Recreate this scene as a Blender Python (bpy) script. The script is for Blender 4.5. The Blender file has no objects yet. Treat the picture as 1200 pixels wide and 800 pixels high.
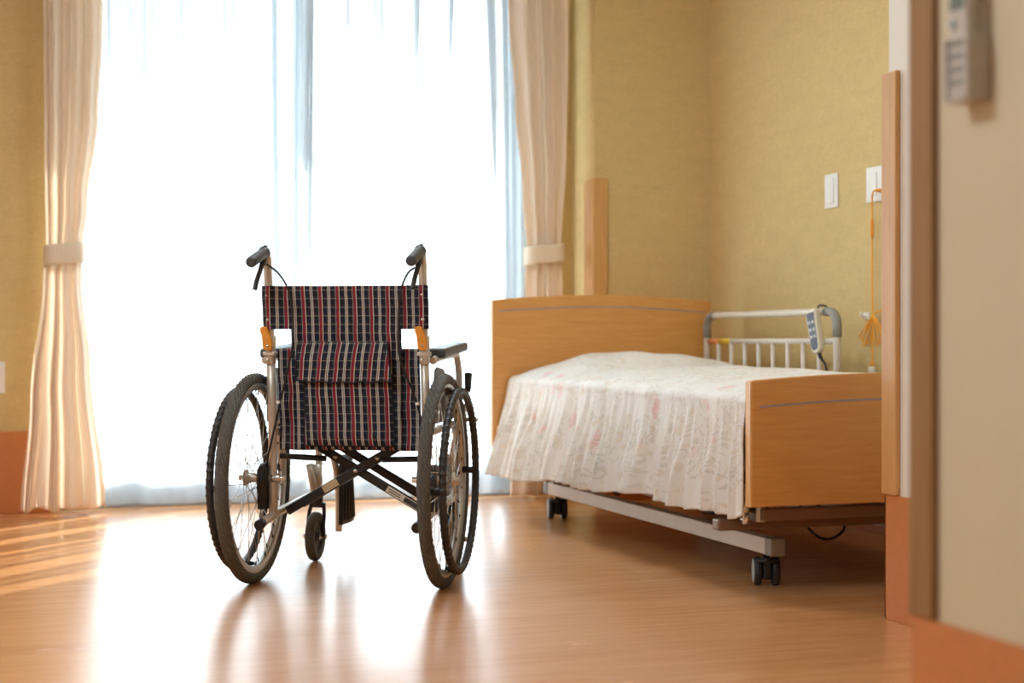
import bpy, bmesh, math, random
import numpy as np
from mathutils import Vector, Matrix
random.seed(7)
PI = math.pi
sc = bpy.context.scene
COL = sc.collection

# ------------------------------------------------------------------ camera model (1200x800, f = 1800 px)
FP, CAMZ = 1800.0, 0.684
YAW = math.atan2(600, FP)
SN, CS = math.sin(YAW), math.cos(YAW)
def on_y(px, py, Y):
    r = (px - 600) / FP
    X = Y * (SN + r * CS) / (CS - r * SN)
    d = SN * X + CS * Y
    return X, Y, CAMZ - (py - 400) * d / FP
def on_x(px, py, X):
    r = (px - 600) / FP
    Y = X * (CS - r * SN) / (SN + r * CS)
    d = SN * X + CS * Y
    return X, Y, CAMZ - (py - 400) * d / FP

# ------------------------------------------------------------------ materials
def new_mat(name):
    m = bpy.data.materials.new(name); m.use_nodes = True
    nt = m.node_tree
    for n in list(nt.nodes): nt.nodes.remove(n)
    out = nt.nodes.new('ShaderNodeOutputMaterial')
    return m, nt, out
class NG:
    """tiny node-graph helper"""
    def __init__(s, nt): s.nt = nt
    def n(s, typ, **kw):
        nd = s.nt.nodes.new(typ)
        for k, v in kw.items():
            if k in nd.inputs: s.set(nd.inputs[k], v)
            else: setattr(nd, k, v)
        return nd
    def set(s, sock, v):
        if isinstance(v, bpy.types.NodeSocket): s.nt.links.new(v, sock)
        else: sock.default_value = v
    def math(s, op, a, b=0.0, c=0.0, clamp=False):
        nd = s.nt.nodes.new('ShaderNodeMath'); nd.operation = op; nd.use_clamp = clamp
        s.set(nd.inputs[0], a); s.set(nd.inputs[1], b); s.set(nd.inputs[2], c)
        return nd.outputs[0]
    def mix(s, f, a, b, blend='MIX'):
        nd = s.nt.nodes.new('ShaderNodeMix'); nd.data_type = 'RGBA'; nd.blend_type = blend
        s.set(nd.inputs[0], f); s.set(nd.inputs[6], a); s.set(nd.inputs[7], b)
        return nd.outputs[2]
    def coord(s, which='Object', scale=(1, 1, 1)):
        t = s.nt.nodes.new('ShaderNodeTexCoord')
        mp = s.nt.nodes.new('ShaderNodeMapping')
        mp.inputs['Scale'].default_value = scale
        s.nt.links.new(t.outputs[which], mp.inputs['Vector'])
        return mp.outputs['Vector']
    def noise(s, vec, scale, detail=3, rough=.5, dist=0.0):
        nd = s.nt.nodes.new('ShaderNodeTexNoise')
        s.nt.links.new(vec, nd.inputs['Vector'])
        nd.inputs['Scale'].default_value = scale; nd.inputs['Detail'].default_value = detail
        nd.inputs['Roughness'].default_value = rough; nd.inputs['Distortion'].default_value = dist
        return nd.outputs['Fac']
    def ramp(s, fac, stops):
        nd = s.nt.nodes.new('ShaderNodeValToRGB'); s.set(nd.inputs[0], fac)
        cr = nd.color_ramp
        while len(cr.elements) > 1: cr.elements.remove(cr.elements[-1])
        cr.elements[0].position = stops[0][0]; cr.elements[0].color = c4(stops[0][1])
        for p, c in stops[1:]:
            e = cr.elements.new(p); e.color = c4(c)
        return nd.outputs[0]
    def bump(s, h, strength=.3, dist=.01):
        nd = s.nt.nodes.new('ShaderNodeBump')
        nd.inputs['Strength'].default_value = strength; nd.inputs['Distance'].default_value = dist
        s.set(nd.inputs['Height'], h)
        return nd.outputs[0]
def c4(c):
    if isinstance(c, (int, float)): c = (c, c, c)
    return (c[0], c[1], c[2], 1.0) if len(c) == 3 else c
def srgb(r, g, b):
    f = lambda v: (v / 255 / 12.92) if v / 255 <= .04045 else ((v / 255 + .055) / 1.055) ** 2.4
    return (f(r), f(g), f(b), 1.0)
def bsdf(nt, out, color, rough=.5, metal=0.0, normal=None, coat=0.0, coat_rough=.1, spec=.5, sheen=0.0):
    g = NG(nt)
    b = nt.nodes.new('ShaderNodeBsdfPrincipled')
    g.set(b.inputs['Base Color'], color if isinstance(color, bpy.types.NodeSocket) else c4(color))
    g.set(b.inputs['Roughness'], rough); b.inputs['Metallic'].default_value = metal
    b.inputs['Specular IOR Level'].default_value = spec
    b.inputs['Coat Weight'].default_value = coat; b.inputs['Coat Roughness'].default_value = coat_rough
    b.inputs['Sheen Weight'].default_value = sheen
    if normal is not None: g.set(b.inputs['Normal'], normal)
    if out is not None: nt.links.new(b.outputs[0], out.inputs[0])
    return b
def plain(name, color, rough=.5, metal=0.0, nscale=40, var=.06, bump=0.0, coat=0.0, spec=.5):
    m, nt, out = new_mat(name); g = NG(nt)
    v = g.coord('Object')
    f = g.noise(v, nscale, 3)
    c = c4(color)
    dk = tuple(x * (1 - var) for x in c[:3]); lt = tuple(min(1, x * (1 + var)) for x in c[:3])
    col = g.ramp(f, [(.3, dk), (.7, lt)])
    bsdf(nt, out, col, rough, metal, g.bump(f, bump, .002) if bump else None, coat, spec=spec)
    return m
def wood(name, base, dark, axis='X', rough=.4, scale=1.0, coat=.15):
    m, nt, out = new_mat(name); g = NG(nt)
    s = {'X': (1.2, 14, 14), 'Y': (14, 1.2, 14), 'Z': (14, 14, 1.2)}[axis]
    v = g.coord('Object', tuple(q * scale for q in s))
    f = g.noise(v, 3.0, 6, .6, .6)
    f2 = g.noise(v, 14.0, 4, .65, .3)
    col = g.ramp(f, [(.25, dark), (.62, base), (.85, tuple(min(1, x * 1.08) for x in base[:3]))])
    col = g.mix(g.math('MULTIPLY', f2, .28), col, c4(dark))
    bsdf(nt, out, col, rough, 0, g.bump(f2, .06, .002), coat, .25)
    return m
def wallpaper(name, base):
    m, nt, out = new_mat(name); g = NG(nt)
    a = g.noise(g.coord('Object', (30, 30, 420)), 1.0, 2)
    b = g.noise(g.coord('Object', (420, 420, 30)), 1.0, 2)
    l = g.noise(g.coord('Object', (6, 6, 30)), 1.0, 3)
    w = g.math('ADD', g.math('MULTIPLY', a, .55), g.math('MULTIPLY', b, .45))
    w2 = g.math('ADD', g.math('MULTIPLY', w, .8), g.math('MULTIPLY', l, .2))
    c = base
    col = g.ramp(w2, [(.34, tuple(x * .86 for x in c[:3])), (.66, tuple(min(1, x * 1.1) for x in c[:3]))])
    bsdf(nt, out, col, .85, 0, g.bump(w, .35, .002), spec=.25)
    return m

M = {}
M['wallpaper'] = wallpaper('mustard woven wallpaper', srgb(217, 193, 138))
M['cream_wall'] = plain('cream wall finish', srgb(240, 239, 231), .8, nscale=300, var=.02)
M['beige_wall'] = plain('beige wall finish', srgb(212, 198, 168), .7, nscale=120, var=.02)
M['ceiling'] = plain('ceiling white', (.82, .81, .78), .9)
M['baseboard'] = plain('terracotta vinyl base', srgb(204, 132, 80), .45, nscale=60, var=.04, bump=.05)
M['guard'] = wood('beech guard', srgb(218, 172, 112)[:3], srgb(202, 152, 92)[:3], 'Z')
M['jamb'] = wood('brown jamb wood', srgb(160, 122, 78)[:3], srgb(138, 100, 60)[:3], 'Z', .5)
M['head_wood'] = wood('beech bed panel', srgb(222, 164, 92)[:3], srgb(208, 147, 77)[:3], 'X', .38, 1.8)
M['edge_wood'] = wood('pale bed panel edge', srgb(238, 190, 128)[:3], srgb(222, 168, 104)[:3], 'Z', .4)
M['pale_wood'] = wood('pale wood', srgb(240, 206, 160)[:3], srgb(228, 188, 140)[:3], 'X', .45)
M['stripe'] = plain('grey inlay', (.34, .32, .34), .4)
M['white_metal'] = plain('white enamel', srgb(226, 220, 210), .35, nscale=20, var=.03)
M['cap_grey'] = plain('grey plastic', srgb(150, 150, 146), .45)
M['dark_metal'] = plain('brown grey steel', srgb(140, 118, 98), .4, .3)
M['black'] = plain('black plastic', (.016, .016, .018), .38, bump=.05)
M['rubber'] = plain('grey black rubber', srgb(88, 86, 80), .62, nscale=200, var=.15, bump=.1)
M['black_rubber'] = plain('black rubber', (.02, .02, .022), .5)
M['hand_rim'] = plain('dark coated hand rim', (.030, .027, .026), .42)
M['chrome'] = plain('polished steel', (.72, .72, .72), .18, 1.0, var=.03)
M['rim_silver'] = plain('silver rim', (.62, .61, .58), .32, .85, var=.03)
M['champagne'] = plain('champagne tube', srgb(214, 208, 196), .35, .45, nscale=30, var=.03)
M['navy_trim'] = plain('navy binding', (.010, .012, .022), .7)
M['pad'] = plain('dark grey vinyl', (.06, .07, .08), .42, bump=.08)
M['panel_grey'] = plain('grey guard plastic', srgb(110, 116, 122), .45)
M['orange'] = plain('orange plastic', srgb(240, 158, 46), .4)
M['orange_cord'] = plain('orange cord', srgb(255, 180, 62), .5)
M['white_plastic'] = plain('white plastic', srgb(240, 240, 236), .35, var=.02)
M['ivory'] = plain('ivory plastic', srgb(232, 226, 208), .4, var=.02)
M['remote_grey'] = plain('grey plastic remote', srgb(198, 192, 184), .45, var=.04)
M['keypad'] = plain('blue grey keypad', srgb(104, 110, 124), .45)
M['key'] = plain('pale key', srgb(206, 212, 222), .4)
M['lcd'] = plain('grey green display', srgb(120, 134, 130), .25)
M['sticker'] = plain('silver sticker', srgb(206, 186, 150), .35)
M['label_white'] = plain('white sticker', srgb(226, 218, 200), .45)
M['ink'] = plain('dark ink', (.05, .05, .05), .6)
M['yellow'] = plain('yellow tape', srgb(238, 206, 70), .5)
M['orange_tape'] = plain('red orange tape', srgb(238, 150, 90), .5)
M['alu'] = plain('pale aluminium', srgb(168, 176, 184), .4, .2)
M['concrete'] = plain('pale concrete', srgb(214, 216, 216), .8, nscale=6, bump=.1)
M['building'] = plain('pale facade', srgb(222, 226, 228), .8, nscale=2)
M['building_ledge'] = plain('grey ledge', srgb(120, 130, 136), .7)
M['mattress'] = plain('mattress ticking', (.72, .72, .70), .8)

def floor_mat():
    m, nt, out = new_mat('floor wood vinyl'); g = NG(nt)
    v = g.coord('Object', (1, 1, 1))
    br = nt.nodes.new('ShaderNodeTexBrick')
    nt.links.new(v, br.inputs['Vector'])
    br.inputs['Scale'].default_value = 1.0
    br.inputs['Brick Width'].default_value = 1.1; br.inputs['Row Height'].default_value = .11
    br.inputs['Mortar Size'].default_value = .0008
    br.inputs['Color1'].default_value = (.42, .42, .42, 1); br.inputs['Color2'].default_value = (.58, .58, .58, 1)
    br.inputs['Mortar'].default_value = (.4, .4, .4, 1)
    br.offset = .37
    gr = g.noise(g.coord('Object', (3, 46, 1)), 1.0, 6, .62, .5)
    gf = g.noise(g.coord('Object', (14, 240, 1)), 1.0, 3, .6)
    t = g.math('ADD', g.math('MULTIPLY', br.outputs['Color'], .45), g.math('ADD', g.math('MULTIPLY', gr, .42), g.math('MULTIPLY', gf, .18)))
    col = g.ramp(t, [(.34, srgb(182, 120, 72)), (.52, srgb(206, 148, 96)), (.72, srgb(222, 170, 116))])
    wear = g.noise(g.coord('Object', (2.2, 2.2, 1)), 1.0, 4, .6)
    ro = g.math('ADD', g.math('MULTIPLY', wear, .10), g.math('ADD', g.math('MULTIPLY', gf, .06), .17))
    bsdf(nt, out, col, ro, 0, g.bump(g.math('ADD', gf, g.math('MULTIPLY', gr, .5)), .035, .002), 0.0, spec=.6)
    return m
M['floor'] = floor_mat()

def plaid(name='navy tartan cloth', dx=0.0, shear=0.0, dz=0.0):
    m, nt, out = new_mat(name); g = NG(nt)
    t = nt.nodes.new('ShaderNodeTexCoord')
    sp = nt.nodes.new('ShaderNodeSeparateXYZ'); nt.links.new(t.outputs['Object'], sp.inputs[0])
    nz = g.noise(t.outputs['Object'], 14, 2)
    wob = g.math('MULTIPLY', g.math('SUBTRACT', nz, .5), .006)
    x = g.math('ADD', g.math('ADD', sp.outputs[0], g.math('MULTIPLY', sp.outputs[2], shear)), g.math('ADD', wob, dx)); z = g.math('ADD', sp.outputs[2], g.math('ADD', g.math('MULTIPLY', wob, .7), dz))
    P, Q = .0487, .0240
    fx = g.math('MODULO', g.math('ADD', x, P * 20.75), P)
    fz = g.math('MODULO', g.math('ADD', z, Q * 20), Q)
    def band(f, c, w):  # 1 inside the band
        return g.math('LESS_THAN', g.math('ABSOLUTE', g.math('SUBTRACT', f, c)), w / 2)
    ck = g.math('MODULO', g.math('ADD', x, P * 20), P / 4)
    teal = g.math('MULTIPLY', g.math('LESS_THAN', ck, P / 8), g.math('LESS_THAN', fz, Q / 2))
    col = g.mix(g.math('MULTIPLY', teal, .8), c4((.006, .010, .026)), c4((.013, .026, .046)))
    hl = band(fz, Q * .5, .0022)
    col = g.mix(g.math('MULTIPLY', hl, .45), col, c4((.42, .38, .33)))
    hl2 = band(fz, Q * .75, .0032)
    col = g.mix(g.math('MULTIPLY', hl2, .18), col, c4((.10, .13, .16)))
    red = band(fx, P * .25, .0078)
    col = g.mix(g.math('MULTIPLY', red, .88), col, c4((.30, .022, .042)))
    for cc, w, op in ((P * .25 - .0056, .0014, .55), (P * .25 + .0052, .0022, .9), (P * .75 - .0027, .0022, .85), (P * .75 + .0027, .0022, .9)):
        col = g.mix(g.math('MULTIPLY', band(fx, cc, w), op), col, c4((.80, .75, .67)))
    col = g.mix(g.math('MULTIPLY', band(fx, P * .75, .0034), .45), col, c4((.40, .40, .40)))
    # dark weft crossing over the stripes
    col = g.mix(g.math('MULTIPLY', band(fz, Q * .2, Q * .22), .15), col, c4((.012, .015, .03)))
    wv = g.noise(g.coord('Object', (900, 900, 900)), 1.0, 1)
    bsdf(nt, out, col, .75, 0, g.bump(g.math('ADD', wv, g.math('MULTIPLY', nz, 4)), .25, .002), spec=.3, sheen=.1)
    return m
M['plaid'] = plaid()
M['plaid_flap'] = plaid('tartan cloth of the flap', .014, -.10, .006)
M['plaid_pocket'] = plaid('tartan cloth of the pocket', -.006, .03, .011)

def floral():
    m, nt, out = new_mat('floral bedspread'); g = NG(nt)
    t = nt.nodes.new('ShaderNodeTexCoord'); uv = t.outputs['UV']
    def mapv(sx, sy):
        mp = nt.nodes.new('ShaderNodeMapping'); mp.inputs['Scale'].default_value = (sx, sy, 1)
        nt.links.new(uv, mp.inputs['Vector']); return mp.outputs[0]
    base = c4((.84, .83, .80))
    # leafy scroll lines
    nd = g.noise(mapv(1, 1), 9, 4, .6, 1.6)
    lines = g.math('ABSOLUTE', g.math('SUBTRACT', g.math('FRACT', g.math('MULTIPLY', nd, 9)), .5))
    scroll = g.math('LESS_THAN', lines, .14)
    area = g.math('GREATER_THAN', g.noise(mapv(1, 1), 5.5, 2), .47)
    col = g.mix(g.math('MULTIPLY', g.math('MULTIPLY', scroll, area), .45), base, c4((.53, .52, .44)))
    tan = g.math('MULTIPLY', g.math('GREATER_THAN', g.noise(mapv(1, 1), 16, 3, .6, 1.0), .60), .40)
    col = g.mix(tan, col, c4((.70, .60, .44)))
    # roses
    def roses(scale, thr, c, op, seed):
        vo = nt.nodes.new('ShaderNodeTexVoronoi'); vo.inputs['Scale'].default_value = scale
        mp = nt.nodes.new('ShaderNodeMapping'); mp.inputs['Location'].default_value = (seed, seed * .7, 0)
        nt.links.new(uv, mp.inputs['Vector'])
        wn = nt.nodes.new('ShaderNodeTexNoise'); wn.inputs['Scale'].default_value = 26
        nt.links.new(mp.outputs[0], wn.inputs['Vector'])
        add = nt.nodes.new('ShaderNodeMix'); add.data_type = 'VECTOR'; add.inputs[0].default_value = .06
        nt.links.new(mp.outputs[0], add.inputs[4]); nt.links.new(wn.outputs['Color'], add.inputs[5])
        nt.links.new(add.outputs[1], vo.inputs['Vector'])
        d = vo.outputs['Distance']
        sel = g.math('GREATER_THAN', g.math('FRACT', g.math('MULTIPLY', vo.outputs['Color'], 7.3)), .28)
        f = g.math('SUBTRACT', 1.0, g.math('DIVIDE', d, thr), clamp=True)
        petal = g.math('ADD', .55, g.math('MULTIPLY', g.math('SINE', g.math('MULTIPLY', d, 110)), .35))
        return g.math('MULTIPLY', g.math('MULTIPLY', g.math('MULTIPLY', g.math('POWER', f, .5), sel), petal), op), c
    for a in (roses(6.5, .20, (.80, .34, .36), .95, 1.3), roses(8.5, .15, (.84, .46, .44), .8, 4.1), roses(8.0, .13, (.80, .62, .38), .6, 8.2)):
        col = g.mix(a[0], col, c4(a[1]))
    cr = g.noise(mapv(70, 5), 1.0, 4, .6)
    cr2 = g.noise(mapv(22, 3), 1.0, 3, .6, .5)
    h = g.math('ADD', cr, g.math('MULTIPLY', cr2, 1.5))
    bsdf(nt, out, col, .8, 0, g.bump(h, .45, .006), spec=.25, sheen=.1)
    return m
M['floral'] = floral()

def cloth_translucent(name, col, trans, rough=.85, wsc=(300, 300, 20)):
    m, nt, out = new_mat(name); g = NG(nt)
    w = g.noise(g.coord('Object', wsc), 1.0, 2)
    c = g.ramp(w, [(.3, tuple(x * .93 for x in col[:3])), (.7, col)])
    d = bsdf(nt, None, c, rough, 0, g.bump(w, .1, .002), spec=.2)
    tr = nt.nodes.new('ShaderNodeBsdfTranslucent'); g.set(tr.inputs['Color'], c)
    mx = nt.nodes.new('ShaderNodeMixShader'); mx.inputs[0].default_value = trans
    nt.links.new(d.outputs[0], mx.inputs[1]); nt.links.new(tr.outputs[0], mx.inputs[2])
    nt.links.new(mx.outputs[0], out.inputs[0])
    return m
M['drape'] = cloth_translucent('cream drape', srgb(255, 244, 231), .5)
M['tieback'] = cloth_translucent('cream tieback', srgb(250, 240, 222), .2)
def sheer():
    m, nt, out = new_mat('sheer voile'); g = NG(nt)
    lw = nt.nodes.new('ShaderNodeLayerWeight'); lw.inputs['Blend'].default_value = .35
    open_ = g.math('SUBTRACT', .52, g.math('MULTIPLY', lw.outputs['Facing'], 1.9), clamp=True)
    tp = nt.nodes.new('ShaderNodeBsdfTransparent')
    tr = nt.nodes.new('ShaderNodeBsdfTranslucent'); tr.inputs['Color'].default_value = (.50, .54, .565, 1)
    df = nt.nodes.new('ShaderNodeBsdfDiffuse'); df.inputs['Color'].default_value = (.50, .54, .565, 1)
    m1 = nt.nodes.new('ShaderNodeMixShader'); m1.inputs[0].default_value = .45
    nt.links.new(tr.outputs[0], m1.inputs[1]); nt.links.new(df.outputs[0], m1.inputs[2])
    m2 = nt.nodes.new('ShaderNodeMixShader'); nt.links.new(open_, m2.inputs[0])
    nt.links.new(m1.outputs[0], m2.inputs[1]); nt.links.new(tp.outputs[0], m2.inputs[2])
    nt.links.new(m2.outputs[0], out.inputs[0])
    return m
M['sheer'] = sheer()
def glass():
    m, nt, out = new_mat('window glass'); g = NG(nt)
    tp = nt.nodes.new('ShaderNodeBsdfTransparent'); tp.inputs[0].default_value = (.93, .96, .96, 1)
    gl = nt.nodes.new('ShaderNodeBsdfGlossy'); gl.inputs['Roughness'].default_value = .02
    m2 = nt.nodes.new('ShaderNodeMixShader'); m2.inputs[0].default_value = .05
    nt.links.new(tp.outputs[0], m2.inputs[1]); nt.links.new(gl.outputs[0], m2.inputs[2])
    nt.links.new(m2.outputs[0], out.inputs[0])
    return m
M['glass'] = glass()
def emit(name, c, s):
    m, nt, out = new_mat(name)
    e = nt.nodes.new('ShaderNodeEmission'); e.inputs[0].default_value = c4(c); e.inputs[1].default_value = s
    nt.links.new(e.outputs[0], out.inputs[0]); return m
M['fill_lamp'] = emit('lamp diffuser', (1, .95, .86), 2.5)  # glowing cover of the added, out-of-view fill lights

# ------------------------------------------------------------------ mesh building
class MB:
    def __init__(s): s.v, s.f, s.sm, s.uv = [], [], [], None
    def add(s, verts, faces, smooth=False):
        o = len(s.v); s.v += [tuple(p) for p in verts]
        s.f += [tuple(i + o for i in f) for f in faces]; s.sm += [smooth] * len(faces)
        return s
    def box(s, lo, hi, mat=None):
        x0, y0, z0 = lo; x1, y1, z1 = hi
        p = [(x0, y0, z0), (x1, y0, z0), (x1, y1, z0), (x0, y1, z0), (x0, y0, z1), (x1, y0, z1), (x1, y1, z1), (x0, y1, z1)]
        if mat is not None: p = [mat @ Vector(q) for q in p]
        return s.add(p, [(0, 3, 2, 1), (4, 5, 6, 7), (0, 1, 5, 4), (1, 2, 6, 5), (2, 3, 7, 6), (3, 0, 4, 7)])
    def tube(s, pts, r, n=14, cap=True, closed=False):
        pts = [Vector(p) for p in pts]; N = len(pts)
        rs = r if isinstance(r, (list, tuple)) else [r] * N
        T = []
        for i in range(N):
            a = pts[i - 1] if (i > 0 or closed) else pts[i]
            b = pts[(i + 1) % N] if (i < N - 1 or closed) else pts[i]
            T.append((b - a).normalized())
        u = T[0].orthogonal().normalized(); U = [u]
        for i in range(1, N):
            q = T[i - 1].rotation_difference(T[i]); u = (q @ u); u = (u - T[i] * u.dot(T[i])).normalized(); U.append(u)
        vs = []
        for i in range(N):
            w = T[i].cross(U[i])
            for k in range(n):
                a = 2 * PI * k / n
                vs.append(pts[i] + (U[i] * math.cos(a) + w * math.sin(a)) * rs[i])
        fs = []
        for i in range(N if closed else N - 1):
            j = (i + 1) % N
            for k in range(n):
                fs.append((i * n + k, i * n + (k + 1) % n, j * n + (k + 1) % n, j * n + k))
        s.add(vs, fs, True)
        if cap and not closed:
            o = len(s.v) - N * n
            s.f += [tuple(o + k for k in reversed(range(n))), tuple(o + (N - 1) * n + k for k in range(n))]; s.sm += [False, False]
        return s
    def cyl(s, a, b, r, n=20): return s.tube([a, b], r, n)
    def lathe(s, prof, center, axis='X', n=48, closed=False, smooth=True, mod=None):
        """prof: list of (radius, along axis)"""
        c = Vector(center); vs = []; m = len(prof)
        for i in range(n):
            a = 2 * PI * i / n; ca, sa = math.cos(a), math.sin(a)
            for j, (r, h) in enumerate(prof):
                if mod: r, h = mod(i, j, r, h)
                if axis == 'X': vs.append(c + Vector((h, r * ca, r * sa)))
                elif axis == 'Y': vs.append(c + Vector((r * sa, h, r * ca)))
                else: vs.append(c + Vector((r * ca, r * sa, h)))
        fs = []
        for i in range(n):
            k = (i + 1) % n
            for j in range(m if closed else m - 1):
                l = (j + 1) % m
                fs.append((i * m + j, k * m + j, k * m + l, i * m + l))
        return s.add(vs, fs, smooth)
    def prism(s, poly, axis, a0, a1):
        """extrude a 2D polygon along an axis; poly in the two other axes in xyz order"""
        def P(p, a):
            if axis == 'X': return (a, p[0], p[1])
            if axis == 'Y': return (p[0], a, p[1])
            return (p[0], p[1], a)
        n = len(poly)
        vs = [P(p, a0) for p in poly] + [P(p, a1) for p in poly]
        fs = [tuple(range(n)), tuple(reversed(range(n, 2 * n)))] + [(i, i + n, (i + 1) % n + n, (i + 1) % n) for i in range(n)]
        return s.add(vs, fs)
    def grid(s, fn, nu, nv, keep=None, smooth=True, uvf=None):
        vs = []; uvs = []
        for i in range(nu + 1):
            for j in range(nv + 1):
                vs.append(fn(i / nu, j / nv))
                if uvf: uvs.append(uvf(i / nu, j / nv))
        fs = []
        for i in range(nu):
            for j in range(nv):
                if keep and not keep((i + .5) / nu, (j + .5) / nv): continue
                fs.append((i * (nv + 1) + j, (i + 1) * (nv + 1) + j, (i + 1) * (nv + 1) + j + 1, i * (nv + 1) + j + 1))
        if uvf: s.uv = uvs
        return s.add(vs, fs, smooth)
    def build(s, name, mat, parent=None, bevel=0.0, seg=2, solid=0.0, subsurf=0):
        me = bpy.data.meshes.new(name)
        me.from_pydata(s.v, [], s.f)
        me.polygons.foreach_set('use_smooth', s.sm)
        if s.uv:
            l = me.uv_layers.new(name='UVMap')
            for lp in me.loops: l.data[lp.index].uv = s.uv[lp.vertex_index]
        bm = bmesh.new(); bm.from_mesh(me)
        loose = [v for v in bm.verts if not v.link_faces]
        if loose: bmesh.ops.delete(bm, geom=loose, context='VERTS')
        bmesh.ops.recalc_face_normals(bm, faces=bm.faces); bm.to_mesh(me); bm.free()
        me.materials.append(mat); me.update()
        o = bpy.data.objects.new(name, me); COL.objects.link(o)
        if parent is not None: o.parent = parent
        if solid:
            md = o.modifiers.new('thickness', 'SOLIDIFY'); md.thickness = solid; md.offset = 0
        if bevel:
            md = o.modifiers.new('bevel', 'BEVEL'); md.width = bevel; md.segments = seg; md.limit_method = 'ANGLE'; md.angle_limit = math.radians(40)
            md.harden_normals = False
        if subsurf:
            md = o.modifiers.new('sub', 'SUBSURF'); md.levels = subsurf; md.render_levels = subsurf
        return o
def empty(name, loc=(0, 0, 0), rz=0.0):
    o = bpy.data.objects.new(name, None); COL.objects.link(o)
    o.location = loc; o.rotation_euler = (0, 0, rz); o.empty_display_size = .1
    return o
def tag(o, label, cat, group=None):
    o['label'] = label; o['category'] = cat
    if group: o['group'] = group
    return o
def struct(o, label, cat):
    o['kind'] = 'structure'; o['label'] = label; o['category'] = cat; return o
def plabel(o, label): o['label'] = label; return o
def copy_tree(o, parent=None):
    c = o.copy(); COL.objects.link(c); c.parent = parent
    for ch in list(o.children): copy_tree(ch, c)
    return c
def spline(pts, n=8):
    """Catmull-Rom through pts"""
    P = [Vector(p) for p in pts]; P = [P[0] * 2 - P[1]] + P + [P[-1] * 2 - P[-2]]
    out = []
    for i in range(1, len(P) - 2):
        for k in range(n):
            t = k / n; a, b, c, d = P[i - 1], P[i], P[i + 1], P[i + 2]
            out.append(.5 * ((2 * b) + (c - a) * t + (2 * a - 5 * b + 4 * c - d) * t * t + (3 * b - a - 3 * c + d) * t ** 3))
    out.append(P[-2]); return out
def lerp_tab(tab, x):
    if x <= tab[0][0]: return tab[0][1]
    for (a, p), (b, q) in zip(tab, tab[1:]):
        if x <= b:
            t = (x - a) / (b - a); t = t * t * (3 - 2 * t)
            return p + (q - p) * t
    return tab[-1][1]

# ------------------------------------------------------------------ the room
XL, XR, YB, YF, ZC = -1.45, 2.975, 6.44, -2.6, 2.62
WX0, WX1, WZ1 = .22, 2.25, 2.46      # window opening
COLX, COLY = 2.43, 6.16
struct(MB().box((XL - .1, YF - .1, -.1), (XR + .1, 6.75, 0)).build('floor', M['floor']), 'glossy orange brown wood grain vinyl floor of the room', 'floor')
struct(MB().box((XL - .1, YF - .1, ZC), (XR + .1, 6.75, ZC + .1)).build('ceiling', M['ceiling']), 'white ceiling of the room', 'ceiling')
b = MB()
b.box((XL - .1, YB, 0), (WX0, YB + .25, ZC)); b.box((WX1, YB, 0), (XR + .1, YB + .25, ZC)); b.box((WX0, YB, WZ1), (WX1, YB + .25, ZC))
struct(b.build('wall_back', M['wallpaper']), 'mustard wallpapered wall around the big curtained window', 'wall')
struct(MB().box((COLX, COLY, 0), (XR, YB, ZC)).build('wall_pillar', M['wallpaper']), 'mustard wallpapered corner pillar behind the bed headboard', 'wall')
struct(MB().box((XR, YF, 0), (XR + .1, YB + .25, ZC)).build('wall_right', M['wallpaper']), 'mustard wallpapered wall along the far side of the bed', 'wall')
struct(MB().box((XL - .1, YF, 0), (XL, YB, ZC)).build('wall_left', M['cream_wall']), 'cream wall on the side away from the bed', 'wall')
struct(MB().box((XL - .1, YF - .1, 0), (XR + .1, YF, ZC)).build('wall_front', M['cream_wall']), 'cream wall behind the viewer', 'wall')
CX, CY = 2.08, 3.30
struct(MB().box((CX, 1.80, 0), (XR, CY, ZC)).build('wall_closet', M['cream_wall']), 'white wall end beyond the wooden jamb, beside the footboard', 'wall')
NX, NY = 1.20, 1.837
struct(MB().box((NX, YF, 0), (XR, NY - .005, ZC)).build('wall_entry', M['beige_wall']), 'blurred beige wall close by, carrying the grey remote', 'wall')
BH = .308
def skirt(name, lo, hi, label):
    struct(MB().box(lo, hi).build(name, M['baseboard'], bevel=.002), label, 'baseboard')
skirt('baseboard_back', (XL, YB - .008, 0), (WX0 - .03, YB, .325), 'terracotta base panel under the mustard wall left of the curtain')
skirt('baseboard_pillar', (COLX - .004, COLY - .008, 0), (XR - .008, COLY, BH), 'terracotta base panel at the foot of the corner pillar')
skirt('baseboard_right', (XR - .008, CY, 0), (XR, COLY - .008, BH), 'terracotta base panel along the wall beyond the bed')
b = MB().box((CX - .008, 1.845, 0), (CX, CY + .008, BH)).box((CX - .008, CY, 0), (XR - .01, CY + .008, BH))
struct(b.build('baseboard_closet', M['baseboard'], bevel=.002), 'terracotta base panel on the wall end below the corner guard', 'baseboard')
skirt('baseboard_entry', (NX - .008, YF, 0), (NX, NY, BH), 'dark terracotta base panel of the near beige wall')
skirt('baseboard_left', (XL, YF, 0), (XL + .008, YB - .01, BH), 'terracotta base panel along the far left wall')
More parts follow.
